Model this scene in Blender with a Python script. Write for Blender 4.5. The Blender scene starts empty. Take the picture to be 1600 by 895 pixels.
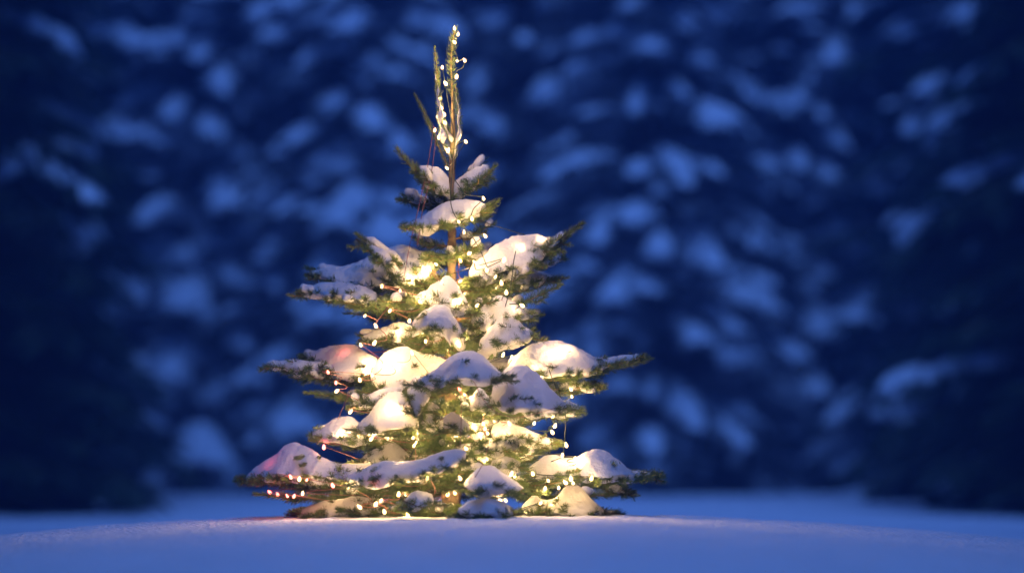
import bpy, math, random
import numpy as np
from mathutils import Vector, noise

scene = bpy.context.scene
col = scene.collection
R = math.radians

# ------------------------------------------------------------------ camera, light, exposure
FPX, CAMZ, HOR, Y0 = 4116.0, 0.70, 680.0, 9.47     # focal length in photo pixels, eye height, horizon row, tree distance
cam_d = bpy.data.cameras.new('camera')
cam = bpy.data.objects.new('camera', cam_d)
col.objects.link(cam)
scene.camera = cam
cam.location = (0, 0, CAMZ)
cam.rotation_euler = (R(90), 0, 0)
cam_d.sensor_width = 36.0
cam_d.lens = 36.0 * FPX / 1600.0
cam_d.shift_y = (HOR - 447.5) / 1600.0
cam_d.clip_end = 2000
cam_d.dof.use_dof = True
cam_d.dof.focus_distance = Y0 - 0.25
cam_d.dof.aperture_fstop = 0.90

SUN_EL, SUN_AZ = 62.0, 2.0                          # twilight glow high behind the camera
world = bpy.data.worlds.new('World')
scene.world = world
world.use_nodes = True
wt = world.node_tree
bg = wt.nodes['Background']
sky = wt.nodes.new('ShaderNodeTexSky')
sky.sky_type = 'NISHITA'
sky.sun_disc = False
sky.sun_elevation = R(4)
sky.sun_rotation = R(180 + SUN_AZ)
sky.ozone_density = 6.0
sky.dust_density = 0.3
tint = wt.nodes.new('ShaderNodeMix')
tint.data_type = 'RGBA'
tint.blend_type = 'MULTIPLY'
tint.inputs[0].default_value = 1.0
tint.inputs[7].default_value = (0.20, 0.44, 1.0, 1)   # blue hour
wt.links.new(sky.outputs[0], tint.inputs[6])
wt.links.new(tint.outputs[2], bg.inputs[0])
bg.inputs[1].default_value = 0.12

sun_d = bpy.data.lights.new('sun', 'SUN')
sun_d.energy = 1.75
sun_d.angle = R(46)
sun_d.color = (0.135, 0.32, 1.0)
sun = bpy.data.objects.new('sun', sun_d)
col.objects.link(sun)
sun.rotation_euler = (R(90 - SUN_EL), 0, R(-SUN_AZ))

scene.view_settings.view_transform = 'Standard'
scene.view_settings.look = 'None'
scene.view_settings.exposure = 0.6
scene.view_settings.gamma = 1.0
scene.view_settings.use_curve_mapping = False
cy = scene.cycles
cy.use_denoising = True
cy.max_bounces = 6
cy.diffuse_bounces = 3
cy.transmission_bounces = 3
cy.transparent_max_bounces = 4
cy.caustics_reflective = False
cy.caustics_refractive = False
cy.use_light_tree = True
cy.sample_clamp_indirect = 4.0

BULB_W = 0.32
# ------------------------------------------------------------------ helpers
def P(px, py, d=0.0):
    """photo measurement at distance Y0 + d -> metres"""
    y = Y0 + d
    return Vector(((px - 800.0) / FPX * y, y, CAMZ + (HOR - py) / FPX * y))

def link(o, parent=None):
    col.objects.link(o)
    if parent is not None:
        o.parent = parent
    return o

def tag(o, label=None, cat=None, group=None, kind=None):
    if label: o['label'] = label
    if cat: o['category'] = cat
    if group: o['group'] = group
    if kind: o['kind'] = kind
    return o

def empty(name, loc):
    o = bpy.data.objects.new(name, None)
    o.location = loc
    return link(o)

def mesh_obj(name, verts, faces, mats, parent=None, smooth=True, mat_idx=None):
    me = bpy.data.meshes.new(name)
    verts = np.asarray(verts, dtype=np.float32)
    if isinstance(faces, np.ndarray):
        nf, k = faces.shape
        me.vertices.add(len(verts)); me.vertices.foreach_set('co', verts.ravel())
        me.loops.add(nf * k); me.loops.foreach_set('vertex_index', faces.astype(np.int32).ravel())
        me.polygons.add(nf)
        me.polygons.foreach_set('loop_start', np.arange(0, nf * k, k, dtype=np.int32))
        me.polygons.foreach_set('loop_total', np.full(nf, k, dtype=np.int32))
        me.update(calc_edges=True); me.validate()
    else:
        me.from_pydata([tuple(v) for v in verts], [], faces)
    for m in (mats if isinstance(mats, (list, tuple)) else [mats]):
        me.materials.append(m)
    if mat_idx is not None and len(mat_idx) == len(me.polygons):
        me.polygons.foreach_set('material_index', np.asarray(mat_idx, dtype=np.int32))
    if smooth:
        me.polygons.foreach_set('use_smooth', np.ones(len(me.polygons), dtype=bool))
    me.update()
    o = bpy.data.objects.new(name, me)
    link(o, parent)
    if parent is not None:
        o.matrix_parent_inverse.identity()
    return o

class Buf:
    """collects quads"""
    def __init__(self):
        self.v, self.f, self.m, self.n = [], [], [], 0
    def add(self, v, f, mi=0):
        self.v.append(np.asarray(v, dtype=np.float32)); self.f.append(np.asarray(f, dtype=np.int64) + self.n)
        self.m.append(np.full(len(f), mi)); self.n += len(v)
    def tube(self, pts, rad, seg=6, mi=0):
        pts = np.asarray(pts, dtype=float); n = len(pts)
        rad = np.broadcast_to(np.asarray(rad, dtype=float), (n,))
        t = np.gradient(pts, axis=0); t /= np.linalg.norm(t, axis=1, keepdims=True) + 1e-9
        ref = np.where(np.abs(t[:, 2:3]) > 0.9, np.array([[1., 0, 0]]), np.array([[0, 0, 1.]]))
        a = np.cross(t, ref); a /= np.linalg.norm(a, axis=1, keepdims=True) + 1e-9
        b = np.cross(a, t)
        th = np.linspace(0, 2 * np.pi, seg, endpoint=False)
        ring = pts[:, None] + rad[:, None, None] * (a[:, None] * np.cos(th)[None, :, None] + b[:, None] * np.sin(th)[None, :, None])
        v = ring.reshape(-1, 3)
        i = np.arange(n - 1)[:, None] * seg; j = np.arange(seg)[None]; j2 = (j + 1) % seg
        f = np.stack([i + j, i + j2, i + seg + j2, i + seg + j], -1).reshape(-1, 4)
        v = np.vstack([v, pts[:1], pts[-1:]])
        c0, c1 = n * seg, n * seg + 1
        caps = [[c0, (k + 1) % seg, k, k] for k in range(0)]
        self.add(v, f, mi)
    def obj(self, name, mats, parent=None, smooth=True, origin=None):
        v = np.vstack(self.v)
        if origin is not None:
            v = v - np.asarray(origin, dtype=np.float32)
        return mesh_obj(name, v, np.vstack(self.f), mats, parent, smooth, np.concatenate(self.m))

def resample(pts, step):
    pts = np.asarray(pts, dtype=float)
    s = np.concatenate([[0], np.cumsum(np.linalg.norm(np.diff(pts, axis=0), axis=1))])
    n = max(2, int(s[-1] / step) + 1)
    u = np.linspace(0, s[-1], n)
    return np.stack([np.interp(u, s, pts[:, k]) for k in range(pts.shape[1])], 1)

def catmull(pts, sub=6):
    pts = np.asarray(pts, dtype=float)
    p = np.vstack([2 * pts[0] - pts[1], pts, 2 * pts[-1] - pts[-2]])
    out = []
    for i in range(1, len(p) - 2):
        for t in np.linspace(0, 1, sub, endpoint=False):
            out.append(0.5 * ((2 * p[i]) + (p[i + 1] - p[i - 1]) * t + (2 * p[i - 1] - 5 * p[i] + 4 * p[i + 1] - p[i + 2]) * t * t
                              + (3 * p[i] - p[i - 1] - 3 * p[i + 1] + p[i + 2]) * t ** 3))
    out.append(pts[-1])
    return np.array(out)

def remeshed(name, verts, faces, mat, voxel, smooth_it=3, parent=None, wobble=0.0, wscale=12.0, drape=0.0, origin=None):
    """voxel union of closed shells, smoothed and roughened, as one mesh object"""
    me = bpy.data.meshes.new('shell')
    me.from_pydata([tuple(map(float, v)) for v in verts], [], [tuple(int(i) for i in f) for f in faces])
    tmp = bpy.data.objects.new('shell', me); col.objects.link(tmp)
    m = tmp.modifiers.new('r', 'REMESH'); m.mode = 'VOXEL'; m.voxel_size = voxel; m.use_smooth_shade = True
    if smooth_it:
        s = tmp.modifiers.new('s', 'SMOOTH'); s.iterations = smooth_it; s.factor = 0.5
    dg = bpy.context.evaluated_depsgraph_get()
    out = bpy.data.meshes.new_from_object(tmp.evaluated_get(dg))
    bpy.data.objects.remove(tmp); bpy.data.meshes.remove(me)
    n = len(out.vertices)
    if n == 0:
        return None
    co = np.empty(n * 3, dtype=np.float32); out.vertices.foreach_get('co', co); co = co.reshape(-1, 3)
    nr = np.empty(n * 3, dtype=np.float32); out.vertices.foreach_get('normal', nr); nr = nr.reshape(-1, 3)
    if wobble > 0:
        for i in range(n):
            c = Vector(co[i])
            w = 1.1 * noise.noise(c * (wscale * .45)) * (wscale < 20) + noise.noise(c * wscale) + 0.5 * noise.noise(c * wscale * 2.3) + 0.22 * noise.noise(c * wscale * 6)
            co[i] += nr[i] * (w * wobble)
            if drape > 0 and nr[i][2] < 0.25:
                q = noise.noise(Vector((c.x * 17, c.y * 17, 3.3)))
                co[i][2] -= drape * (0.25 - float(nr[i][2])) * (q + 0.15)
    if origin is not None:
        co = co - np.asarray(origin, dtype=np.float32)
    out.vertices.foreach_set('co', co.ravel())
    out.materials.clear(); out.materials.append(mat)
    out.polygons.foreach_set('use_smooth', np.ones(len(out.polygons), dtype=bool))
    out.update()
    out.name = name
    return link(bpy.data.objects.new(name, out), parent)

# ------------------------------------------------------------------ materials
def nodes_mat(name):
    m = bpy.data.materials.new(name); m.use_nodes = True
    nt = m.node_tree; b = nt.nodes['Principled BSDF']
    return m, nt, b

def add_noise(nt, scale, detail=4, vec='Object'):
    tc = nt.nodes.new('ShaderNodeTexCoord'); n = nt.nodes.new('ShaderNodeTexNoise')
    n.inputs['Scale'].default_value = scale; n.inputs['Detail'].default_value = detail
    nt.links.new(tc.outputs[vec], n.inputs['Vector'])
    return n

def ramp_color(nt, n, b, c0, c1, p0=0.35, p1=0.65):
    r = nt.nodes.new('ShaderNodeValToRGB')
    r.color_ramp.elements[0].position = p0; r.color_ramp.elements[0].color = (*c0, 1)
    r.color_ramp.elements[1].position = p1; r.color_ramp.elements[1].color = (*c1, 1)
    nt.links.new(n.outputs['Fac'], r.inputs['Fac']); nt.links.new(r.outputs['Color'], b.inputs['Base Color'])
    return r

def bump(nt, n, b, strength, dist):
    bp = nt.nodes.new('ShaderNodeBump'); bp.inputs['Strength'].default_value = strength; bp.inputs['Distance'].default_value = dist
    nt.links.new(n.outputs['Fac'], bp.inputs['Height']); nt.links.new(bp.outputs['Normal'], b.inputs['Normal'])
    return bp

def snow_mat(name, transl, gscale, bdist, c=(0.80, 0.83, 0.88)):
    m, nt, b = nodes_mat(name)
    b.inputs['Base Color'].default_value = (*c, 1)
    b.inputs['Roughness'].default_value = 0.75
    b.inputs['Specular IOR Level'].default_value = 0.25
    n = add_noise(nt, gscale, 6)
    bp = bump(nt, n, b, 0.6, bdist)
    ramp_color(nt, add_noise(nt, gscale * 0.1, 3), b, tuple(x * 0.93 for x in c), c)
    if transl > 0:
        tr = nt.nodes.new('ShaderNodeBsdfTranslucent'); tr.inputs['Color'].default_value = (0.9, 0.86, 0.82, 1)
        nt.links.new(bp.outputs['Normal'], tr.inputs['Normal'])
        mx = nt.nodes.new('ShaderNodeMixShader'); mx.inputs[0].default_value = transl
        nt.links.new(b.outputs[0], mx.inputs[1]); nt.links.new(tr.outputs[0], mx.inputs[2])
        nt.links.new(mx.outputs[0], nt.nodes['Material Output'].inputs['Surface'])
    return m

M_snow = snow_mat('branch_snow', 0.36, 55.0, 0.012, (0.86, 0.87, 0.90))
M_ground = snow_mat('ground_snow', 0.0, 50.0, 0.03, (0.84, 0.86, 0.90))
M_farsnow = snow_mat('forest_snow', 0.0, 6.0, 0.05, (0.72, 0.77, 0.82))

def needle_mat(name, c0, c1, scale, tr_amt=0.25):
    m, nt, b = nodes_mat(name)
    r = ramp_color(nt, add_noise(nt, scale, 3), b, c0, c1)
    b.inputs['Roughness'].default_value = 0.45
    tr = nt.nodes.new('ShaderNodeBsdfTranslucent')
    nt.links.new(r.outputs['Color'], tr.inputs['Color'])
    mx = nt.nodes.new('ShaderNodeMixShader'); mx.inputs[0].default_value = tr_amt
    nt.links.new(b.outputs[0], mx.inputs[1]); nt.links.new(tr.outputs[0], mx.inputs[2])
    nt.links.new(mx.outputs[0], nt.nodes['Material Output'].inputs['Surface'])
    return m

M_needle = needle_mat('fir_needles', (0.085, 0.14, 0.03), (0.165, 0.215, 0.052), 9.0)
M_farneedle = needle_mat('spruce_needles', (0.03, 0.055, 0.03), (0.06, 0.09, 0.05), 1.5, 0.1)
M_frost = needle_mat('frosted_spruce_needles', (0.10, 0.12, 0.12), (0.46, 0.50, 0.54), 2.2, 0.1)
M_twig, nt, b = nodes_mat('twig_bark'); ramp_color(nt, add_noise(nt, 60), b, (0.16, 0.09, 0.04), (0.30, 0.18, 0.08)); b.inputs['Roughness'].default_value = 0.8
M_bark, nt, b = nodes_mat('bark')
n_ = add_noise(nt, 45, 8); ramp_color(nt, n_, b, (0.10, 0.065, 0.035), (0.28, 0.20, 0.11)); bump(nt, n_, b, 1.0, 0.006); b.inputs['Roughness'].default_value = 0.9
def plain(name, c, rough=0.5):
    m, nt, b = nodes_mat(name); b.inputs['Roughness'].default_value = rough
    ramp_color(nt, add_noise(nt, 40), b, tuple(x * 0.8 for x in c), c)
    return m
M_cable = plain('dark_green_cable', (0.02, 0.035, 0.02), 0.4)
M_wire = plain('rose_wire', (0.34, 0.13, 0.11), 0.35)
def glow(name, c, s):
    m, nt, b = nodes_mat(name)
    b.inputs['Base Color'].default_value = (0.8, 0.75, 0.6, 1)
    b.inputs['Emission Color'].default_value = (*c, 1); b.inputs['Emission Strength'].default_value = s
    m.cycles.emission_sampling = 'NONE'       # the bulb's own point lamp carries its light
    return m
M_bulb = glow('warm_bulb', (1.0, 0.62, 0.26), 3.6)
M_redbulb = glow('red_bulb', (1.0, 0.16, 0.12), 5.0)

# ------------------------------------------------------------------ ground
def sstep(a, b, x):
    t = np.clip((x - a) / (b - a), 0, 1); return t * t * (3 - 2 * t)

def ground_z(x, y):
    x = np.asarray(x, dtype=float); y = np.asarray(y, dtype=float)
    xs = np.minimum(np.abs(x + 0.10), 2.6)
    top = 0.421 - 0.027 * xs ** 2 - 0.012 * sstep(2.0, 0.0, y - 4.5) * 0
    top = top + 0.004 * np.sin(x * 2.3 + 1) * np.sin(y * 1.7)
    fy = 1 - sstep(9.45, 13.5, y)
    fx = 1 - sstep(2.6, 9.0, np.abs(x))
    far = 0.05 * np.sin(x * 0.35 + 2) * np.sin(y * 0.21)
    return top * fy * fx + far * (1 - fy * fx) * np.where(y > 12, 1, 1) * 0.6

def spaced(lim0, lim1, d0, c, grow):
    out = [c]; d = d0
    while out[-1] < lim1:
        out.append(out[-1] + d)
        if out[-1] > lim1 * 0 + c + (6 if grow > 1 else 0): d *= grow
    neg = [c]; d = d0
    while neg[-1] > lim0:
        neg.append(neg[-1] - d)
        if neg[-1] < c - 6: d *= grow
    return np.array(sorted(set(out + neg)))
gx = np.concatenate([-np.geomspace(3.0, 400, 80)[::-1], np.arange(-2.975, 2.98, .025), np.geomspace(3.0, 400, 80)])
gy = np.concatenate([-np.geomspace(1, 300, 40)[::-1], np.arange(-.8, 4.4, .2), np.arange(4.5, 9.9, .022), np.arange(9.95, 14, .06), np.geomspace(14.1, 600, 110)])
X, Y = np.meshgrid(gx, gy)
Z = ground_z(X, Y)
rng = np.random.RandomState(3)
near = (np.abs(X) < 4) & (Y > 2) & (Y < 12)
idx = np.argwhere(near)
for i, j in idx:
    p = Vector((X[i, j], Y[i, j], 0))
    Z[i, j] += 0.006 * noise.noise(Vector((p.x * 1.6, p.y * 2.8, 0))) + 0.004 * noise.noise(Vector((p.x * 5, p.y * 9, 4))) + (0.0075 * noise.noise(Vector((p.x * 17, p.y * 19, 4))) if abs(p.x) < 3 and 4.4 < p.y < 9.9 else 0)
nx, ny = len(gx), len(gy)
ii, jj = np.meshgrid(np.arange(ny - 1), np.arange(nx - 1), indexing='ij')
a0 = (ii * nx + jj).ravel()
g = mesh_obj('snow_ground', np.stack([X, Y, Z], -1).reshape(-1, 3), np.stack([a0, a0 + 1, a0 + nx + 1, a0 + nx], -1), M_ground)
tag(g, kind='structure')

# ------------------------------------------------------------------ the fir: shoots, branches
RNG = random.Random(11)
NR = np.random.RandomState(5)

def bend(p0, p1, sag, n=8, up=0.0):
    p0 = np.array(p0, float); p1 = np.array(p1, float)
    t = np.linspace(0, 1, n)[:, None]
    p = p0 * (1 - t) + p1 * t
    p[:, 2] -= sag * 4 * (t * (1 - t))[:, 0]
    p[:, 2] += up * (t[:, 0] ** 3 - t[:, 0])
    return p

def needles(buf, pts, ln=0.028, dens=1700, width=0.0027, flat=0.35, mi=0, start=0.0, ang0=56):
    """needle blades round a shoot"""
    pts = np.asarray(pts, float)
    seg = np.diff(pts, axis=0); L = np.linalg.norm(seg, axis=1); tot = L.sum()
    N = max(8, int(tot * dens))
    s = NR.uniform(start * tot, tot, N); cs = np.concatenate([[0], np.cumsum(L)])
    k = np.clip(np.searchsorted(cs, s) - 1, 0, len(L) - 1)
    t = (s - cs[k]) / (L[k] + 1e-9)
    base = pts[k] + seg[k] * t[:, None]
    ax = seg[k] / (L[k][:, None] + 1e-9)
    up = np.tile([0, 0, 1.0], (N, 1))
    side = np.cross(ax, up); side /= np.linalg.norm(side, axis=1, keepdims=True) + 1e-6
    nu = np.cross(side, ax)
    ph = NR.uniform(-np.pi, np.pi, N)
    rad = side * np.cos(ph)[:, None] + nu * (np.sin(ph) * (1 - flat) + 0.12)[:, None]
    rad /= np.linalg.norm(rad, axis=1, keepdims=True) + 1e-9
    tipf = (s / tot)
    ang = R(ang0) - tipf ** 6 * R(34) + NR.normal(0, R(7), N)
    d = ax * np.cos(ang)[:, None] + rad * np.sin(ang)[:, None]
    l = ln * NR.uniform(0.75, 1.1, N) * (1 - 0.25 * tipf ** 8)
    bend_up = NR.uniform(-0.05, 0.15, N)
    tip = base + d * l[:, None]; tip[:, 2] += bend_up * l
    w = np.cross(d, NR.normal(0, 1, (N, 3))); w /= np.linalg.norm(w, axis=1, keepdims=True) + 1e-9
    w *= width / 2
    v = np.stack([base - w * 0.7, base + w * 0.7, tip + w * 0.35, tip - w * 0.35], 1).reshape(-1, 3)
    f = (np.arange(N)[:, None] * 4 + np.arange(4)[None])
    buf.add(v, f, mi)

crust_jobs = []
def shell_tube(V, F, pts, hw, up, dn, tent=False):
    """closed shell with a domed top and shallow belly along pts (hw, up, dn arrays)"""
    pts = np.asarray(pts, float); n = len(pts); seg = 12
    t = np.gradient(pts, axis=0); t[:, 2] *= 0.5
    t /= np.linalg.norm(t, axis=1, keepdims=True) + 1e-9
    side = np.cross(t, [0, 0, 1.0]); side /= np.linalg.norm(side, axis=1, keepdims=True) + 1e-9
    th = np.linspace(0, 2 * np.pi, seg, endpoint=False)
    c, s = np.cos(th), np.sin(th)
    b0 = len(V)
    for i in range(n):
        for a, q in zip(c, s):
            p = pts[i] + side[i] * (a * hw[i])
            p[2] += (up[i] * ((1 - abs(a) ** 1.4) if tent else q ** 0.85)) if q > 0 else dn[i] * q
            V.append(p)
    for i in range(n - 1):
        for k in range(seg):
            F.append((b0 + i * seg + k, b0 + i * seg + (k + 1) % seg, b0 + (i + 1) * seg + (k + 1) % seg, b0 + (i + 1) * seg + k))
    F.append(tuple(b0 + k for k in reversed(range(seg))))
    F.append(tuple(b0 + (n - 1) * seg + k for k in range(seg)))

tree_base = Vector((P(706, 805, 0).x, Y0, float(ground_z(P(706, 805).x, Y0)) - 0.02))
fir = empty('fir_tree', tree_base)
tag(fir, 'small snow-laden fir wound with warm fairy lights, alone on the snow mound in front', 'tree')
OB = np.array(tree_base)

def branch(root, tip, sag=0.02, nside=8, slen=0.16, crust=0.6, ln=0.029, up=0.03, dens=1700, snow_thick=1.0, spread=50, base_bare=0.15):
    root = np.array(root, float); tip = np.array(tip, float)
    L = np.linalg.norm(tip - root)
    if root[0] == tip[0] and root[1] == tip[1]: tip[0] += 0.01
    stem = bend(root, tip, sag, 10, up)
    B = Buf()
    B.tube(stem, np.linspace(0.0045 + L * 0.004, 0.0016, 10), 6, 1)
    needles(B, stem, ln, dens, start=base_bare)
    shoots = [(stem[3:], 1.0)]
    d = tip - root; dh = np.array([d[0], d[1], 0]); dh /= np.linalg.norm(dh) + 1e-9
    side = np.array([-dh[1], dh[0], 0])
    for i in range(nside):
        t = 0.16 + 0.62 * (i + RNG.random() * 0.6) / nside
        k = t * 9; k0 = int(k); p = stem[k0] * (1 - (k - k0)) + stem[min(9, k0 + 1)] * (k - k0)
        sg = 1 if i % 2 else -1
        a = R(spread + RNG.uniform(-10, 10))
        l = slen * (1.15 - 0.75 * t) * RNG.uniform(0.7, 1.15)
        ax = (stem[min(9, k0 + 1)] - stem[k0]); ax /= np.linalg.norm(ax)
        dirv = ax * math.cos(a) + side * sg * math.sin(a)
        q = p + dirv * l; q[2] += RNG.uniform(-0.2, 0.12) * l
        sp = bend(p, q, 0.008, 6, RNG.uniform(-0.01, 0.02))
        B.tube(sp, np.linspace(0.0026, 0.0013, 6), 5, 1)
        needles(B, sp, ln * 0.95, dens)
        shoots.append((sp, 0.9))
        if l > 0.10:
            for s2 in (-1, 1):
                t2 = RNG.uniform(0.35, 0.6); pp = p + (q - p) * t2
                dd = (q - p) / l; dd2 = dd * math.cos(R(45)) + np.cross(dd, [0, 0, 1.0]) * s2 * math.sin(R(45))
                qq = pp + dd2 * l * 0.45
                s3 = bend(pp, qq, 0.004, 5, 0.0)
                B.tube(s3, np.linspace(0.0018, 0.0011, 5), 5, 1)
                needles(B, s3, ln * 0.85, dens)
                shoots.append((s3, 0.75))
    o = B.obj('branch', [M_needle, M_twig], fir, smooth=False, origin=OB)
    if crust > 0:
        V, F = [], []
        for pts, sc in shoots:
            q = resample(pts, 0.012)
            if len(q) < 4: continue
            off = RNG.random() * 50
            run = []
            for i, p in enumerate(q):
                nv = noise.noise(Vector((off, i * 0.16, 0)))
                on = nv > (0.50 - crust * 0.9)
                if on: run.append(p)
                if (not on or i == len(q) - 1) and run:
                    if len(run) >= 4 and not (crust < .5 and sc == 1.0 and i > len(q) * .8):
                        r = np.array(run); m = len(r); u = np.linspace(0, 1, m)
                        tp = np.clip(np.minimum(u, 1 - u) * 5, 0.15, 1) ** 0.6
                        nz = np.array([1 + 0.35 * noise.noise(Vector((off + 9, j * 0.3, 1))) for j in range(m)])
                        r[:, 2] += ln * 0.30
                        hw = ln * 0.62 * sc * tp * nz
                        shell_tube(V, F, r, hw, ln * (0.42 + 0.5 * snow_thick) * sc * tp * nz, ln * 0.28 * tp)
                    run = []
        if V:
            remeshed('snow_crust', V, F, M_snow, 0.0055, 2, o, wobble=0.0022, wscale=40, origin=OB)
    return o

def env_r(py):
    return float(np.interp(py, [40, 230, 260, 330, 400, 430, 470, 520, 560, 620, 690, 745, 800],
                               [0.03, 0.06, 0.17, 0.17, 0.30, 0.50, 0.40, 0.36, 0.60, 0.46, 0.50, 0.72, 0.58]))
TX = 706
def dsurf(px, py):
    r = env_r(py); dx = (px - TX) * 0.0023
    return -0.85 * math.sqrt(max(0.0, r * r - dx * dx))

# trunk with bark, down into the snow
B = Buf()
tp_px = [(706, 830, .036), (705, 760, .034), (706, 650, .028), (706, 540, .023), (705, 450, .018), (706, 380, .0155), (706, 330, .013), (706, 260, .0105), (708, 200, .008), (707, 150, .0040), (705, 110, .0032), (706, 75, .0026), (711, 46, .002)]
tp = catmull([tuple(P(a, b_)) + (c,) for a, b_, c in tp_px], 8)
B.tube(tp[:, :3], tp[:, 3] * (1 + 0.12 * np.sin(np.arange(len(tp)) * 2.1)), 12)
B.obj('trunk', M_bark, fir, origin=OB)

# leader and the upright shoots round it
def shoot(pts, ln=0.016, dens=1300, crust=0.0, name='shoot', flat=0.0):
    pts = catmull([tuple(P(*p)) for p in pts], 5)
    B = Buf(); B.tube(pts, np.linspace(0.0024, 0.0013, len(pts)), 6, 1); needles(B, pts, ln, dens * 1.2, width=.0027, ang0=60, flat=flat)
    o = B.obj(name, [M_needle, M_twig], fir, smooth=False, origin=OB)
    if crust:
        q = resample(pts, 0.004); m = len(q); K = Buf()
        nz = np.array([max(0.12, 0.55 + 1.1 * noise.noise(Vector((pts[0][0] * 50, j * 0.11, 1)))) for j in range(m)])
        tpv = np.clip(np.minimum(np.linspace(0, 1, m), np.linspace(1, 0, m)) * 5, 0.2, 1)
        q[:, 0] += 0.003 * np.sin(np.arange(m) * .31); q[:, 1] -= .004
        K.tube(q, .011 * crust * nz * tpv, 9)
        K.obj('snow_crust', M_snow, o, origin=OB)
    return o
shoot([(706, 150, 0), (705, 110, 0), (706, 75, 0), (711, 45, 0)], 0.023, 1500)
shoot([(707, 260, 0), (708, 200, 0), (707, 150, 0)], 0.013, 1500)
shoot([(705, 250, -.02), (692, 220, -.04), (688, 180, -.05), (684, 145, -.05), (681, 115, -.04)], 0.018, 1300, crust=1.05)
shoot([(707, 250, -.02), (716, 215, -.04), (717, 180, -.04), (712, 135, -.03)], 0.018, 1200, crust=0.5)
shoot([(684, 150, -.02), (684, 120, -.01), (681, 95, 0), (679, 74, 0)], 0.014, 1500)
shoot([(700, 262, 0), (682, 222, .06), (664, 180, .12), (648, 148, .16)], 0.014, 1500)
shoot([(706, 225, 0), (700, 205, -.03), (694, 190, -.03)], 0.016, 3300, crust=0.7)

# branches read off the photograph: (root px, py)(tip px, py, depth of tip), sides, side length, crust
spec = [
 ((704, 320), (620, 233, -.06), 4, .07, .25), ((703, 325), (662, 272, -.10), 3, .05, .8),
 ((702, 322), (630, 305, .03), 2, .06, 1.0), ((708, 312), (773, 261, -.05), 3, .06, .5),
 ((708, 296), (757, 250, .10), 2, .05, 1.0), ((706, 350), (631, 352, -.08), 4, .08, .3),
 ((707, 352), (777, 315, -.08), 4, .08, .4), ((707, 374), (771, 350, .06), 4, .07, .8),
 ((705, 385), (648, 372, .04), 4, .08, .8), ((706, 395), (748, 384, -.16), 5, .08, .5),
 ((705, 400), (665, 398, -.18), 5, .09, .3),
 ((704, 450), (559, 367, -.16), 5, .10, .7), ((704, 448), (481, 419, .05), 8, .16, .8),
 ((704, 462), (467, 456, -.12), 8, .15, .7), ((704, 470), (524, 470, -.22), 7, .14, .6),
 ((704, 472), (541, 490, .12), 7, .14, .4), ((704, 462), (595, 470, -.34), 7, .13, .4),
 ((707, 445), (909, 351, -.08), 7, .12, .35), ((708, 440), (886, 372, .16), 6, .12, .9),
 ((708, 450), (878, 402, .22), 7, .12, .8), ((708, 455), (876, 434, .06), 7, .13, .5),
 ((708, 500), (874, 446, -.14), 6, .11, .3), ((708, 500), (846, 492, .05), 7, .12, .7),
 ((706, 470), (712, 462, -.42), 7, .14, .4), ((706, 480), (775, 470, -.34), 7, .14, .4), ((706, 450), (650, 440, -.30), 7, .13, .4),
 ((704, 530), (561, 524, -.06), 7, .12, .8), ((704, 535), (640, 535, -.30), 7, .12, .5),
 ((706, 530), (690, 545, -.38), 7, .13, .4), ((708, 545), (834, 515, -.18), 7, .12, .3), ((708, 540), (775, 545, -.36), 7, .12, .5),
 ((704, 596), (416, 573, -.04), 9, .17, .75), ((704, 596), (474, 556, .12), 8, .16, .6),
 ((704, 602), (480, 614, -.16), 8, .15, .45), ((704, 605), (560, 612, -.38), 8, .15, .6),
 ((704, 612), (545, 640, -.20), 7, .13, .5), ((706, 600), (690, 605, -.56), 9, .18, .4),
 ((707, 600), (790, 596, -.50), 8, .16, .4), ((708, 596), (1015, 561, -.06), 9, .16, .3),
 ((760, 588), (944, 607, -.10), 6, .10, .5), ((708, 620), (905, 644, -.20), 8, .15, .5),
 ((707, 625), (820, 640, -.46), 8, .16, .3), ((706, 630), (725, 640, -.52), 8, .16, .5),
 ((704, 680), (488, 688, -.14), 8, .15, .5), ((704, 670), (600, 670, -.42), 8, .16, .3),
 ((704, 680), (575, 700, .10), 8, .15, .7), ((707, 680), (872, 694, -.16), 8, .15, .7),
 ((706, 690), (760, 690, -.48), 8, .16, .6), ((706, 690), (655, 700, -.48), 8, .15, .5),
 ((704, 750), (371, 748, -.06), 10, .18, .5), ((704, 755), (400, 772, -.22), 9, .17, .35),
 ((704, 752), (520, 752, -.44), 9, .18, .4), ((704, 745), (620, 745, -.62), 9, .18, .6),
 ((706, 745), (705, 735, -.70), 9, .18, .6), ((706, 745), (800, 752, -.62), 9, .18, .4),
 ((708, 750), (1034, 744, -.04), 10, .17, .35), ((708, 755), (988, 768, -.18), 8, .15, .4),
 ((708, 750), (880, 752, -.46), 9, .17, .4), ((708, 700), (815, 700, -.30), 8, .14, .7),
 ((704, 800), (457, 801, -.10), 9, .17, .8), ((704, 795), (530, 796, -.36), 9, .17, .7),
 ((704, 795), (620, 796, -.56), 9, .17, .4), ((706, 795), (700, 798, -.60), 9, .17, .4),
 ((706, 795), (780, 797, -.56), 9, .17, .5), ((708, 800), (962, 801, -.06), 9, .16, .3),
 ((708, 795), (880, 797, -.34), 9, .17, .4),
]
for (r, t, ns, sl, cr) in spec:
    L = math.hypot(t[0] - r[0], t[1] - r[1]) * 0.0023
    branch(P(r[0], r[1], 0), P(*t), sag=min(0.03, L * 0.05), nside=ns, slen=sl, crust=cr * (.7 if t[2] < -.25 else 1), up=0.0, dens=1900 if t[2] < 0.02 else 1400)
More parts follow.
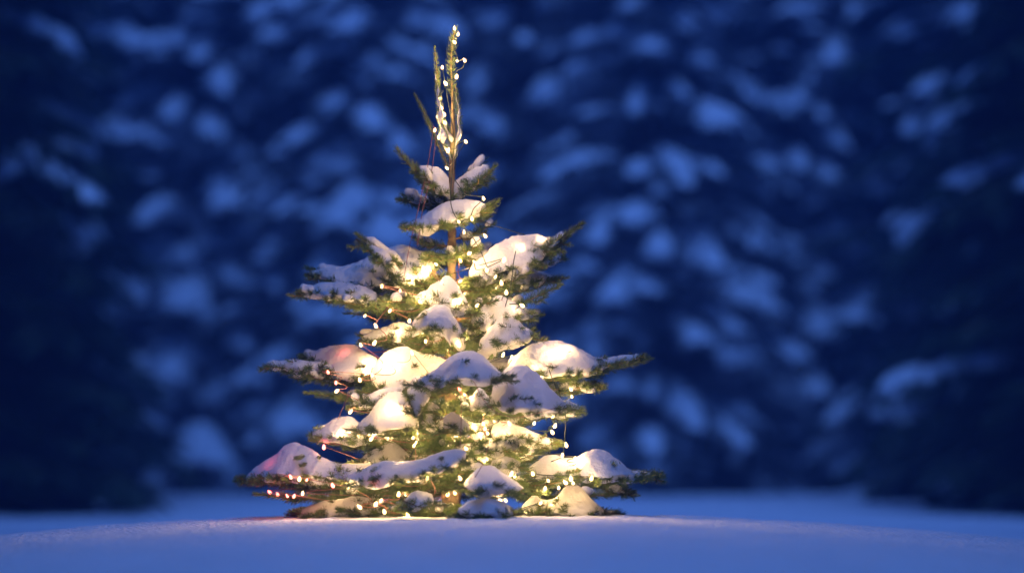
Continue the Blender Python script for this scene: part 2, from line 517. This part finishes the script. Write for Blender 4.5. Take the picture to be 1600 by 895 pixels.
# the sides turned away from the camera and the gaps between
k = 0
for lv, n, f in ((385, 3, .8), (430, 4, .75), (455, 3, .7), (510, 4, .8), (560, 3, .8), (600, 4, .75), (650, 5, .85), (700, 4, .8), (745, 5, .8), (790, 4, .85)):
    for i in range(n):
        az = R(15 + 150 * (i + RNG.uniform(.1, .9)) / n)         # away from the camera
        if n > 3 and i == 0: az = -az
        r_ = env_r(lv) * f * RNG.uniform(.8, 1.05)
        root = P(TX, lv + 12, 0)
        tip = root + Vector((math.cos(az) * r_, math.sin(az) * r_, RNG.uniform(-.02, .05)))
        if k < 33:
            branch(root, tip, sag=.02, nside=7, slen=.14, crust=.7, up=.01, dens=1500)
        k += 1

# needle tufts that poke out of the snow heaps towards the camera
for (px, py, d) in ((735, 577, -.62), (805, 620, -.62), (474, 712, -.34), (478, 724, -.34), (500, 714, -.30), (530, 736, -.36), (752, 590, -.60), (904, 734, -.50), (692, 715, -.66)):
    p = P(px, py, d)
    B = Buf()
    q = p + Vector((-.04, .10, -.01))
    pts = bend(q, p, 0.003, 5)
    B.tube(pts, .0015, 5, 1); needles(B, pts, .013, 1700, flat=0)
    B.obj('shoot_tip', [M_needle, M_twig], fir, smooth=False, origin=OB)

# ------------------------------------------------------------------ snow heaps: (px, top row, bottom row, depth, half width)
def heap(cols, voxel=0.0075, wob=0.0075, drips=(), drape=0.02):
    a = np.array(cols, float)
    c = catmull(a, 7)
    V, F = [], []
    pts, hw, up, dn = [], [], [], []
    for (px, t, bt, d, w) in c:
        zt, zb = P(px, t, d), P(px, bt, d)
        h = max(0.006, zt.z - zb.z)
        pts.append((zb.x, zb.y, zb.z)); hw.append(max(0.006, w)); up.append(h); dn.append(min(0.012, 0.3 * w))
    shell_tube(V, F, pts, np.array(hw), np.array(up), np.array(dn), True)
    # in the loft the section stands across the path, so ends close softly
    for (px, y1, y2, d, r) in drips:
        p1, p2 = P(px, y1, d), P(px + 3, y2, d)
        q = np.linspace(np.array(p1), np.array(p2), 6); q[:, 0] += np.linspace(0, .004, 6)
        bb = Buf(); bb.tube(q, np.linspace(r, r * .35, 6), 8)
        v = bb.v[0][:-2]; b0 = len(V)
        V.extend(list(v)); F.extend([tuple(b0 + i for i in f) for f in bb.f[0]])
        F.append(tuple(b0 + i for i in reversed(range(8)))); F.append(tuple(b0 + 40 + i for i in range(8)))
    Bf = Buf(); pa = np.array(pts); hwa = np.array(hw); upa = np.array(up)
    s_ = np.concatenate([[0], np.cumsum(np.linalg.norm(np.diff(pa, axis=0), axis=1))])
    mid = s_[-1] / 2; nsh = max(4, int(s_[-1] / 0.021))
    for q in range(nsh):
        u = s_[-1] * (q + RNG.uniform(.1, .9)) / nsh
        c_ = np.array([np.interp(u, s_, pa[:, k2]) for k2 in range(3)]); w_ = np.interp(u, s_, hwa)
        lat = (u - mid) / (mid + 1e-6)
        dx = 0.9 * lat + RNG.uniform(-.5, .5); dv = np.array([dx, -1.0, 0]); dv /= np.linalg.norm(dv)
        l_ = w_ + RNG.uniform(.005, .05)
        p0 = c_ + np.array([-dx * .03, .03, .004]); p1 = c_ + dv * l_ + np.array([0, 0, RNG.uniform(-.022, .008)])
        sp = bend(p0, p1, 0.004, 6, RNG.uniform(-.012, .006))
        Bf.tube(sp, np.linspace(.003, .0014, 6), 5, 1); needles(Bf, sp, .026, 1800)
    for q in range(max(2, int(s_[-1] / .12))):
        u = s_[-1] * RNG.uniform(.12, .88)
        c_ = np.array([np.interp(u, s_, pa[:, k2]) for k2 in range(3)]); w_ = np.interp(u, s_, hwa); h_ = np.interp(u, s_, upa)
        v_ = RNG.uniform(.15, .75) ** 1.2
        ps = c_ + np.array([0, -w_ * (1 - v_) ** .6, h_ * v_])
        dv = np.array([RNG.uniform(-1, 1), -RNG.uniform(.3, 1), RNG.uniform(-.3, .35)]); dv /= np.linalg.norm(dv)
        sp = bend(ps - dv * .05, ps + dv * RNG.uniform(.008, .035), 0.002, 5)
        Bf.tube(sp, np.linspace(.002, .0012, 5), 5, 1); needles(Bf, sp, .02, 1500)
    e0, e1 = pa[0], pa[-1]
    sp = bend(e0 + (e0 - pa[min(6, len(pa) - 1)]) * .35 - [0, 0, .004], e1 + (e1 - pa[max(0, len(pa) - 7)]) * .35 - [0, 0, .004], 0.0, 14)
    sp = np.vstack([sp[:1], pa[::4] - [0, 0, .006], sp[-1:]])
    Bf.tube(sp, .003, 5, 1); needles(Bf, sp, .027, 1900)
    Bf.obj('shoot', [M_needle, M_twig], fir, smooth=False, origin=OB)
    return remeshed('snow_heap', V, F, M_snow, voxel, 3, fir, wobble=wob, wscale=14, drape=drape, origin=OB)

heaps = [
 [(632, 350, 353, -.09, .01), (655, 340, 354, -.09, .03), (680, 322, 352, -.09, .045), (702, 314, 350, -.09, .05), (725, 308, 340, -.09, .045), (745, 312, 330, -.09, .03), (760, 318, 326, -.08, .012)],
 [(655, 255, 268, -.05, .012), (672, 258, 282, -.05, .022), (688, 262, 296, -.05, .028), (702, 278, 310, -.05, .022)],
 [(710, 285, 308, .0, .02), (730, 270, 298, .0, .028), (748, 258, 284, .02, .025), (764, 254, 270, .03, .01)],
 [(634, 304, 312, .02, .012), (655, 301, 320, .02, .02), (680, 310, 326, .02, .022), (698, 318, 328, .02, .015)],
 # second tier
 [(484, 420, 428, .05, .02), (510, 416, 434, .03, .035), (545, 412, 450, .02, .06), (580, 398, 452, .0, .08), (612, 384, 445, -.02, .08), (635, 382, 450, -.04, .08), (660, 392, 440, -.06, .06), (676, 404, 425, -.08, .03)],
 [(470, 452, 460, -.10, .015), (495, 444, 460, -.10, .03), (530, 440, 462, -.12, .045), (565, 446, 470, -.14, .05), (590, 455, 470, -.14, .03)],
 [(562, 368, 376, -.14, .008), (582, 376, 392, -.15, .014), (602, 390, 412, -.15, .018), (620, 412, 434, -.15, .018), (636, 436, 446, -.15, .01)],
 [(648, 460, 470, -.30, .015), (666, 447, 476, -.31, .03), (684, 437, 478, -.32, .045), (701, 428, 484, -.33, .05), (714, 440, 486, -.33, .045), (728, 462, 486, -.33, .035), (742, 480, 488, -.32, .015)],
 [(735, 410, 440, -.14, .03), (762, 388, 432, -.12, .06), (790, 372, 420, -.08, .075), (818, 364, 416, -.06, .08), (842, 362, 405, -.05, .06), (862, 370, 390, -.05, .03), (880, 366, 374, -.06, .012)],
 [(830, 405, 418, .16, .02), (850, 392, 410, .16, .04), (872, 390, 402, .18, .02)],
 [(800, 420, 432, -.05, .02), (825, 418, 436, .0, .04), (850, 424, 436, .05, .03), (868, 430, 438, .05, .01)],
 [(738, 492, 505, -.25, .02), (756, 474, 508, -.26, .05), (776, 462, 504, -.26, .06), (795, 464, 496, -.25, .05), (815, 478, 492, -.22, .03), (832, 488, 496, -.2, .012)],
 # third tier
 [(566, 524, 530, -.08, .014), (590, 512, 530, -.1, .03), (615, 504, 526, -.12, .04), (640, 508, 526, -.14, .035), (660, 520, 528, -.16, .015)],
 [(644, 500, 524, -.36, .02), (658, 486, 516, -.38, .045), (676, 476, 510, -.40, .055), (692, 474, 514, -.41, .06), (706, 484, 524, -.40, .05), (717, 504, 534, -.39, .035), (724, 524, 540, -.38, .015)],
 [(752, 530, 552, -.32, .025), (768, 508, 545, -.33, .05), (786, 494, 536, -.33, .06), (802, 496, 532, -.32, .055), (818, 508, 528, -.3, .04), (833, 514, 522, -.28, .014)],
 # fourth tier
 [(476, 551, 556, .08, .015), (500, 544, 566, .04, .045), (525, 537, 578, .0, .075), (552, 538, 584, -.04, .085), (574, 548, 580, -.08, .07), (590, 560, 576, -.1, .03)],
 [(422, 566, 573, -.04, .012), (455, 562, 574, -.05, .028), (490, 562, 576, -.06, .032), (520, 566, 580, -.07, .02)],
 [(586, 566, 590, -.2, .03), (606, 546, 600, -.22, .07), (632, 541, 608, -.24, .09), (660, 548, 612, -.26, .09), (690, 556, 600, -.26, .07), (706, 566, 590, -.26, .03)],
 [(638, 604, 616, -.42, .02), (650, 584, 650, -.42, .04), (662, 590, 630, -.42, .03), (672, 604, 620, -.42, .015)],
 [(652, 590, 600, -.54, .02), (676, 578, 602, -.55, .05), (704, 558, 598, -.56, .08), (728, 545, 592, -.57, .1), (750, 552, 594, -.57, .09), (770, 568, 590, -.56, .06), (786, 580, 588, -.55, .02)],
 [(772, 596, 626, -.46, .03), (790, 572, 630, -.48, .06), (808, 566, 636, -.5, .09), (830, 572, 640, -.5, .1), (852, 590, 640, -.5, .08), (870, 614, 638, -.48, .04), (884, 630, 640, -.46, .015)],
 [(796, 560, 586, -.14, .03), (820, 542, 588, -.16, .07), (845, 533, 588, -.16, .09), (870, 530, 584, -.16, .1), (895, 535, 580, -.14, .085), (915, 548, 577, -.12, .06), (940, 556, 572, -.1, .03), (970, 555, 566, -.08, .02), (1000, 551, 558, -.06, .01)],
 [(904, 598, 603, -.12, .012), (918, 591, 604, -.12, .022), (934, 600, 606, -.12, .01)],
 [(560, 624, 632, -.3, .02), (585, 612, 626, -.34, .04), (612, 604, 618, -.36, .03), (628, 603, 610, -.36, .01)],
 # fifth tier
 [(560, 662, 672, -.36, .02), (578, 642, 672, -.38, .05), (598, 618, 670, -.4, .08), (618, 609, 668, -.42, .095), (634, 616, 668, -.42, .08), (646, 640, 668, -.42, .05), (654, 664, 674, -.42, .02)],
 [(490, 672, 680, -.14, .02), (512, 656, 682, -.18, .05), (534, 648, 684, -.2, .065), (556, 652, 686, -.22, .06), (572, 666, 684, -.24, .03)],
 [(648, 640, 664, -.3, .03), (664, 626, 668, -.3, .05), (684, 632, 666, -.3, .04), (700, 648, 664, -.3, .02)],
 [(735, 620, 640, -.42, .02), (748, 604, 636, -.42, .035), (764, 618, 646, -.42, .03), (776, 636, 646, -.42, .012)],
 [(768, 662, 676, -.34, .02), (788, 654, 684, -.34, .045), (812, 664, 684, -.32, .045), (840, 676, 692, -.28, .035), (868, 686, 694, -.24, .012)],
 [(872, 628, 634, -.3, .014), (888, 624, 640, -.28, .022), (906, 636, 642, -.26, .01)],
 [(690, 650, 672, -.5, .02), (706, 642, 672, -.5, .035), (722, 650, 676, -.5, .03), (734, 664, 674, -.5, .012)],
 # sixth tier
 [(376, 744, 748, -.06, .012), (400, 728, 748, -.1, .04), (428, 708, 746, -.14, .075), (456, 692, 742, -.18, .095), (478, 698, 742, -.22, .09), (500, 712, 742, -.26, .08), (528, 722, 746, -.3, .07), (556, 724, 748, -.34, .06), (580, 720, 742, -.34, .03)],
 [(540, 740, 750, -.46, .02), (566, 732, 752, -.48, .05), (600, 720, 748, -.52, .075), (632, 722, 742, -.55, .07), (664, 714, 738, -.58, .07), (690, 700, 732, -.6, .07), (712, 700, 722, -.6, .05), (728, 704, 712, -.6, .02)],
 [(560, 716, 724, -.1, .02), (590, 698, 722, -.14, .06), (616, 690, 720, -.16, .06), (640, 704, 722, -.18, .03)],
 [(700, 700, 706, -.36, .012), (730, 690, 704, -.38, .035), (756, 686, 700, -.38, .03), (782, 688, 702, -.36, .04), (812, 696, 702, -.34, .014)],
 [(728, 752, 760, -.62, .02), (744, 730, 764, -.64, .055), (762, 724, 764, -.64, .07), (784, 736, 766, -.64, .065), (802, 746, 764, -.62, .04), (816, 758, 764, -.6, .014)],
 [(768, 718, 730, -.4, .02), (790, 710, 732, -.42, .04), (815, 718, 728, -.42, .015)],
 [(826, 730, 740, -.28, .02), (842, 716, 744, -.3, .055), (860, 708, 742, -.32, .07), (882, 712, 742, -.33, .065), (900, 712, 744, -.34, .075), (920, 701, 746, -.34, .1), (940, 700, 744, -.32, .095), (960, 716, 742, -.26, .075), (980, 730, 742, -.2, .05), (1004, 733, 742, -.12, .03), (1028, 738, 743, -.06, .012)],
 [(950, 758, 765, -.18, .012), (966, 753, 766, -.18, .022), (984, 763, 768, -.18, .01)],
 # skirt
 [(462, 796, 802, -.12, .016), (490, 786, 802, -.16, .04), (520, 780, 800, -.2, .055), (552, 776, 798, -.24, .05), (584, 776, 792, -.28, .03), (600, 780, 786, -.3, .012)],
 [(818, 790, 800, -.26, .02), (832, 772, 800, -.28, .045), (848, 776, 800, -.28, .05), (866, 776, 800, -.28, .06), (886, 756, 798, -.28, .085), (904, 756, 798, -.26, .085), (924, 776, 798, -.22, .06), (948, 792, 800, -.16, .03), (960, 797, 801, -.14, .012)],
 [(628, 780, 792, -.6, .02), (652, 765, 790, -.62, .05), (676, 770, 784, -.62, .025)],
 [(716, 792, 800, -.66, .02), (740, 780, 802, -.68, .05), (770, 778, 802, -.68, .06), (800, 790, 802, -.64, .02)],
]
dr = {13: [(700, 522, 542, -.44, .012)], 14: [(770, 540, 560, -.34, .010)], 24: [(650, 655, 690, -.43, .011)]}
for i, hcols in enumerate(heaps):
    heap(hcols, drips=dr.get(i, ()))

# ------------------------------------------------------------------ fairy lights
bulbsA = [(710,43),(716,52),(709,65),(725,93),(714,95),(691,104),(714,118),(695,129),(688,154),(689,167),(693,177),(683,182),(693,190),(680,202),(685,214),(727,220),(701,233),
 (725,361),(740,408),(680,412),(757,367),(737,340),(716,345),(755,309),(697,262),(783,440),(791,455),(788,404),(747,476),(814,476),(775,431),(765,514),(717,537),(717,471),
 (845,588),(891,607),(893,618),(900,645),(893,638),(868,663),(862,673),(863,647),(835,660),(884,693),(879,709),(899,714),(892,745),(895,753),(832,738),(852,761),(856,749),(873,760),(882,752),(820,800),
 (800,738),(792,761),(789,780),(780,780),(756,789),(718,745),(778,759),(710,768),(740,560),(867,557),(884,549),(812,388),(846,376),(800,556),(760,420),(735,395),(905,722),(925,745),(864,790),(900,785),(846,784)]
bulbsB = [(571,492),(610,484),(586,507),(563,537),(586,534),(665,532),(597,446),(661,417),(643,550),(625,453),(661,458),(512,580),(525,596),(528,609),(610,566),(581,585),(562,592),
 (506,696),(549,641),(703,647),(617,647),(646,682),(582,682),(561,677),(648,694),(717,606),(738,620),(757,645),(725,615),(727,699),(755,660),(758,668),(761,675),(795,660),(867,635),
 (431,733),(453,743),(468,746),(480,748),(519,756),(420,767),(433,770),(448,773),(460,773),(473,769),(588,753),(543,760),(623,770),(596,780),(600,797),(636,802),(674,782),(588,785),(651,690),(580,684),
 (690,440),(655,470),(640,500),(695,520),(670,590),(540,556),(630,722),(668,745),(650,772),(560,790),(530,790),(505,668),(532,676)]
buried = {(617,647): (-.45, 3.0), (867,557): (-.20, 3.0), (884,549): (-.18, 1.0), (431,733): (-.17, 1.3), (540,556): (-.05, .8), (846,376): (-.06, 1), (812,388): (-.09, 1.2), (530,790): (-.2, 1), (864,790): (-.3, 1), (900,785): (-.28, 1)}
reds = {(480,748),(588,753),(525,596),(717,606),(519,756),(433,770),(431,733),(453,743),(420,767),(448,773),(512,580),(506,696),(460,773),(540,556)}

def bulb_mesh(name, mat):
    B = Buf(); prof = [(-.004, .0022), (0, .0040), (.004, .0056), (.008, .0058), (.0115, .0042), (.0135, .0012)]
    B.tube([(0, 0, z) for z, r in prof], [r for z, r in prof], 10)
    o = B.obj(name, mat); me = o.data; bpy.data.objects.remove(o); return me
me_warm = bulb_mesh('bulb', M_bulb); me_red = bulb_mesh('bulb', M_redbulb)
lampW = bpy.data.lights.new('bulb_light', 'POINT'); lampW.energy = BULB_W; lampW.color = (1.0, 0.62, 0.265); lampW.shadow_soft_size = 0.010
lampS = lampW.copy(); lampS.energy = BULB_W * 2.4
lampL = lampW.copy(); lampL.energy = BULB_W * .45
lampR = lampW.copy(); lampR.color = (1.0, 0.10, 0.10); lampR.energy = BULB_W * 0.16

def light_string(name, pts, cable_mat, rad, label, extra=(), thread=True):
    root = empty(name, tree_base)
    tag(root, label, 'fairy lights', 'strings of fairy lights on the fir')
    world_pts = []
    inner = set()
    for q in range(30):
        py = 400 + 392 * RNG.random() ** .7; px = TX + (RNG.uniform(-.1, .55) if rad > .0015 else RNG.uniform(-.55, .1)) * env_r(py) / 0.0023
        inner.add((px, py))
    for (px, py) in list(pts) + sorted(inner):
        if (px, py) in buried: d = buried[(px, py)][0]
        else: d = dsurf(px, py) - 0.03
        if py < 245: d = -0.045
        if (px, py) in inner: d = dsurf(px, py) * RNG.uniform(.2, .6)
        p = P(px, py, d)
        world_pts.append(p)
        isr = (px, py) in reds
        o = bpy.data.objects.new('bulb', me_red if isr else me_warm)
        if isr: o['label'] = 'small red glowing bulb'
        o.location = p - Vector(tree_base)
        o.rotation_euler = (RNG.uniform(2.2, 4.0), RNG.uniform(-.7, .7), RNG.uniform(0, 6))
        link(o, root)
        big = ((px, py) in buried and buried[(px, py)][1] > 2) or (py < 245 and py > 100)
        lo = bpy.data.objects.new('bulb_light', lampR if isr else (lampS if ((big and py > 245) or (px, py) in inner) else (lampL if py > 782 else lampW)))
        o.scale = [RNG.uniform(.7, 1.1)] * 3
        link(lo, root); lo.location = o.location
    # order along the string: nearest neighbour from the top
    left = list(range(len(world_pts))); order = [left.pop(0)]
    while left:
        j = min(left, key=lambda q: (world_pts[q] - world_pts[order[-1]]).length + 1.2 * max(0, world_pts[q].z - world_pts[order[-1]].z))
        left.remove(j); order.append(j)
    B = Buf(); path = []
    ax = Vector((tree_base[0], Y0, 0))
    for a, b_ in zip(order[:-1], order[1:]):
        p, q = world_pts[a], world_pts[b_]; dd = (q - p).length
        path.append(tuple(p))
        for t in (.33, .66):
            m = p.lerp(q, t); inw = Vector((ax.x - m.x, ax.y - m.y, 0))
            m = m + inw * (min(.3, 1.5 * dd) if dd < .2 else .9) + Vector((RNG.uniform(-.01, .01), RNG.uniform(-.01, .01), -dd * .12))
            path.append(tuple(m))
    path.append(tuple(world_pts[order[-1]]))
    c = catmull(path, 5)
    B.tube(c, rad, 5)
    for e in extra:
        B.tube(catmull([tuple(P(*q)) for q in e], 6), rad, 5)
    B.obj('cable', cable_mat, root, origin=OB)
    # sockets where each bulb leaves the cable
    return root

extraA = [[(707, 245, -.05), (706, 275, -.06), (704, 305, -.09), (706, 325, -.15), (716, 345, -.16), (738, 370, -.18), (752, 395, -.22), (764, 425, -.28)],
          [(858, 578, -.30), (866, 600, -.36), (878, 625, -.36), (884, 650, -.34), (882, 690, -.34), (880, 712, -.36)],
          [(806, 392, -.18), (802, 412, -.2), (800, 432, -.22), (796, 455, -.26), (786, 490, -.3)],
          [(655, 665, -.5), (652, 690, -.52), (640, 715, -.56)]]
extraB = [[(678, 195, -.06), (668, 260, -.08), (655, 320, -.1), (640, 385, -.14), (630, 440, -.24)],
          [(682, 205, -.06), (674, 270, -.08), (660, 330, -.1), (652, 385, -.14)],
          [(610, 475, -.36), (600, 488, -.34), (588, 503, -.3)], [(546, 615, -.36), (534, 640, -.34), (528, 655, -.3)],
          [(718, 600, -.73), (721, 640, -.73), (719, 697, -.73)], [(740, 595, -.73), (756, 625, -.73), (778, 645, -.72), (810, 652, -.68), (840, 645, -.66), (872, 636, -.55)],
          [(762, 700, -.6), (754, 725, -.68), (742, 745, -.72)], [(655, 548, -.5), (672, 535, -.46)]]
light_string('fairy_light_string', bulbsA, M_cable, .0017, 'fairy lights on dark green cable, wound from the tip down the right side', extraA)
light_string('fairy_light_string', bulbsB, M_wire, .0012, 'fairy lights on thin pink wire with some red bulbs, draped over the left side', extraB)

# ------------------------------------------------------------------ forest behind the clearing
def far_tree_parts(seed, H=10.5, r0=2.0, snow=1.0):
    rg = random.Random(seed); nr = np.random.RandomState(seed)
    T = Buf(); T.tube([(0, 0, -.3), (0.03, 0, H * .4), (0, 0.04, H * .75), (0, 0, H)], [.17, .12, .06, .015], 9)
    C = Buf(); V, F = [], []
    z = 0.25
    S = Buf()
    while z < H - .2:
        t = z / H; rr = r0 * (1 - t) ** .8 + .12
        nb = int(11 - 4 * t) + rg.randint(0, 2)
        for i in range(nb):
            az = rg.uniform(0, 2 * math.pi); L = rr * rg.uniform(.6, 1.12)
            n = 9; u = np.linspace(0, 1, n)
            zz = z + rg.uniform(-.15, .15) + 0.10 * L * np.sin(u * 2.2) - 0.30 * L * u ** 2 * rg.uniform(.4, 1.3)
            dx, dy = math.cos(az), math.sin(az)
            st = np.stack([dx * L * u, dy * L * u, zz], 1)
            C.tube(st, np.linspace(.028, .008, n), 4, 1)
            # drooping foliage: flat needle sprays either side and below
            m = int(70 * L)
            uu = nr.uniform(.1, 1, m) ** .7; base = np.stack([np.interp(uu, u, st[:, k]) for k in range(3)], 1)
            sgn = nr.choice([-1, 1], m); wl = nr.uniform(.12, .42, m) * (1.2 - .6 * uu) * (.5 + .35 * L)
            dirx = -dy * sgn + dx * .7; diry = dx * sgn + dy * .7
            tip = base + np.stack([dirx * wl, diry * wl, -wl * nr.uniform(.1, .9, m)], 1)
            wv = np.stack([dx * np.ones(m), dy * np.ones(m), nr.uniform(-.6, .6, m)], 1) * nr.uniform(.02, .05, m)[:, None]
            v = np.stack([base - wv, base + wv, tip + wv * .5, tip - wv * .5], 1).reshape(-1, 3)
            C.add(v, np.arange(m)[:, None] * 4 + np.arange(4)[None], 0)
            # snow clods lying along the branch
            mid = st[n // 2]
            pn = noise.noise(Vector((mid[0] * .8 + seed, mid[1] * .8, mid[2] * .75)))
            if rg.random() > snow * (1.0 + 1.6 * min(0, pn + .28)): continue
            nc = max(2, int(L / .26)); wid = rg.uniform(.09, .21) * (.75 + .3 * L); thk = rg.uniform(.04, .10); u0 = rg.uniform(.15, .45)
            for q in range(nc):
                uc = u0 + (1 - u0) * (q + .5 + rg.uniform(-.2, .2)) / nc
                if rg.random() < .12: continue
                c = [np.interp(uc, u, st[:, k]) for k in range(3)]
                c2 = np.interp(min(1, uc + .06), u, st[:, 2]); slope = float(np.clip((c2 - np.interp(uc - .06, u, st[:, 2])) / (.12 * L if uc < .94 else .07 * L), -.7, .5))
                fs = math.exp(rg.gauss(0, .22)) * (1 + .5 * pn)
                sx = L * (1 - u0) / nc * rg.uniform(.55, .95) + .05; sy = wid * fs * (.65 + .7 * math.sin(uc * 2.6)); sz = thk * fs * rg.uniform(.8, 1.5)
                th = np.linspace(0, 2 * np.pi, 11)[:-1]; ph = np.linspace(-np.pi / 2, np.pi / 2, 7)
                TH, PH = np.meshgrid(th, ph)
                lx = np.cos(PH) * np.cos(TH) * sx; ly = np.cos(PH) * np.sin(TH) * sy; lz = np.sin(PH) * np.where(PH > 0, 1.0, .35) * sz
                nzv = np.array([1 + .45 * noise.noise(Vector((a * 6 + seed, b2 * 6 + c[0], c3 * 6 + c[2]))) for a, b2, c3 in zip(lx.ravel(), ly.ravel(), lz.ravel())])
                lx = lx.ravel() * nzv; ly = ly.ravel() * nzv; lz = lz.ravel() * nzv + lx * slope - (np.abs(ly) ** 1.5) * .9
                v = np.stack([c[0] + dx * lx - dy * ly, c[1] + dy * lx + dx * ly, c[2] + .04 + lz], 1)
                a_ = np.arange(6)[:, None] * 10; b_ = np.arange(10)[None]
                f = np.stack([a_ + b_, a_ + (b_ + 1) % 10, a_ + 10 + (b_ + 1) % 10, a_ + 10 + b_], -1).reshape(-1, 4)
                S.add(v, f)
        z += rg.uniform(.18, .27)
    return T, C, S

protos = []
for s, (H, r0, sn) in enumerate(((11.5, 2.1, .95), (10.0, 1.8, .9), (12.5, 2.3, .92), (9.5, 1.9, .97))):
    T, C, S = far_tree_parts(40 + s, H, r0, sn)
    ms = []
    for nme, bf, mt in (('trunk', T, M_bark), ('crown', C, [M_frost, M_bark]), ('snow_load', S, M_farsnow)):
        o = bf.obj(nme, mt, smooth=(nme != 'crown')); ms.append((nme, o.data)); bpy.data.objects.remove(o)
    protos.append(ms)

def far_tree(k, x, y, rz, sc, label, group):
    o = empty('spruce_tree', (x, y, float(ground_z(x, y)) - .1))
    o.rotation_euler = (0, 0, rz); o.scale = (sc, sc, sc)
    tag(o, label, 'tree', group)
    for nme, me in (protos[-1] if k < 0 else half if abs(x) > 4.4 else protos[k % 4]):
        link(bpy.data.objects.new(nme, me), o)
    return o
T, C, S = far_tree_parts(91, 13.0, 2.0, .07)
ms = []
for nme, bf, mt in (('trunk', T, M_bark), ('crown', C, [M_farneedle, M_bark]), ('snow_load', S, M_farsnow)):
    o = bf.obj(nme, mt, smooth=(nme != 'crown')); ms.append((nme, o.data)); bpy.data.objects.remove(o)
dark = ms
T, C, S = far_tree_parts(93, 12.0, 2.1, .5)
half = []  # outer forest trees: edge darkening put in as less snow and darker needles
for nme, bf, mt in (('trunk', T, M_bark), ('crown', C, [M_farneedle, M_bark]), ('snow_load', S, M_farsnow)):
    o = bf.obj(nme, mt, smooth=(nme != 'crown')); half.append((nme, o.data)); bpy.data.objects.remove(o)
def shade_tree(x, y, rz, sc, label):
    protos.append(dark); o = far_tree(-1, x, y, rz, sc, label, 'dark spruces added to shade the clearing edges'); protos.pop()
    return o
rf = random.Random(77)
xs = [-9.9, -7.8, -5.6, -3.9, -1.9, 0.1, 1.7, 3.6, 5.5, 7.5, 9.8]
place = {2: 'leftmost blurred snow-laden spruce in the front row of the forest', 3: 'blurred snow-laden spruce in the forest front row, midway between left edge and fir',
         4: 'blurred snow-laden spruce in the forest front row, just left of the fir', 5: 'blurred snow-laden spruce directly behind the right half of the fir',
         6: 'blurred snow-laden spruce in the forest front row, just right of the fir', 7: 'blurred snow-laden spruce in the forest front row, midway between fir and right edge',
         8: 'rightmost blurred snow-laden spruce in the front row of the forest'}
for i, x in enumerate(xs):
    far_tree(i, x, 33.2 + rf.uniform(-.9, .9), rf.uniform(0, 6.28), rf.uniform(.9, 1.1),
             place.get(i, 'snow-laden spruce at the far end of the forest edge'), 'spruces at the forest edge')
for row, (yy, n, sp) in enumerate(((35.6, 11, 2.1), (38.2, 11, 2.3), (41.2, 10, 2.7))):
    for i in range(n):
        x = (i - (n - 1) / 2) * sp + rf.uniform(-.5, .5) + (.9 if row % 2 == 0 else 0)
        far_tree(rf.randint(0, 3), x, yy + rf.uniform(-.5, .5), rf.uniform(0, 6.28), rf.uniform(.95, 1.2),
                 'snow-laden spruce deep in the dark forest behind its front row', 'spruces deeper in the forest')

# dark spruces added to darken both sides of the view and shade the ground there
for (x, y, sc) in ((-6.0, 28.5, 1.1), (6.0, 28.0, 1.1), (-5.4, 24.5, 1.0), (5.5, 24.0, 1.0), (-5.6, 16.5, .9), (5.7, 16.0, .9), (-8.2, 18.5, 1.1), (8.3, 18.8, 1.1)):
    shade_tree(x, y, rf.uniform(0, 6.28), sc, 'dark spruce with little snow, added to darken the side of the clearing')
for (x, y, sc) in ((-3.4, -3.6, 1.0), (3.5, -3.8, 1.0), (-5.8, -2.0, 1.0), (5.9, -2.2, 1.0), (-3.75, 6.3, 1.0), (3.8, 6.3, 1.0), (-5.0, 9.2, 1.15), (5.1, 9.2, 1.15), (-3.6, 3.2, 1.1), (3.7, 3.2, 1.1), (-8, -4, 1.1), (8, -4, 1.1)):  # added out of view to block light from the near ground edges
    shade_tree(x, y, rf.uniform(0, 6.28), sc, 'unseen dark spruce added to shade the near edges of the clearing')

# haze volume added to lift the forest's dark gaps and turn them blue
hz = bpy.data.materials.new('added_haze'); hz.use_nodes = True
nt = hz.node_tree
for n in list(nt.nodes):
    if n.type != 'OUTPUT_MATERIAL': nt.nodes.remove(n)
pv = nt.nodes.new('ShaderNodeVolumePrincipled'); pv.inputs['Color'].default_value = (0.17, 0.40, 1.0, 1); pv.inputs['Density'].default_value = 0.009
nt.links.new(pv.outputs[0], nt.nodes['Material Output'].inputs['Volume'])
hv = [(x, y, z) for x in (-450, 450) for y in (-350, 650) for z in (-1.3, 20)]
hf = [(0, 1, 3, 2), (4, 6, 7, 5), (0, 4, 5, 1), (2, 3, 7, 6), (0, 2, 6, 4), (1, 5, 7, 3)]
h = mesh_obj('haze', hv, hf, hz, smooth=False)
tag(h, 'thin bluish haze added to lift the dark gaps of the forest', kind='stuff')
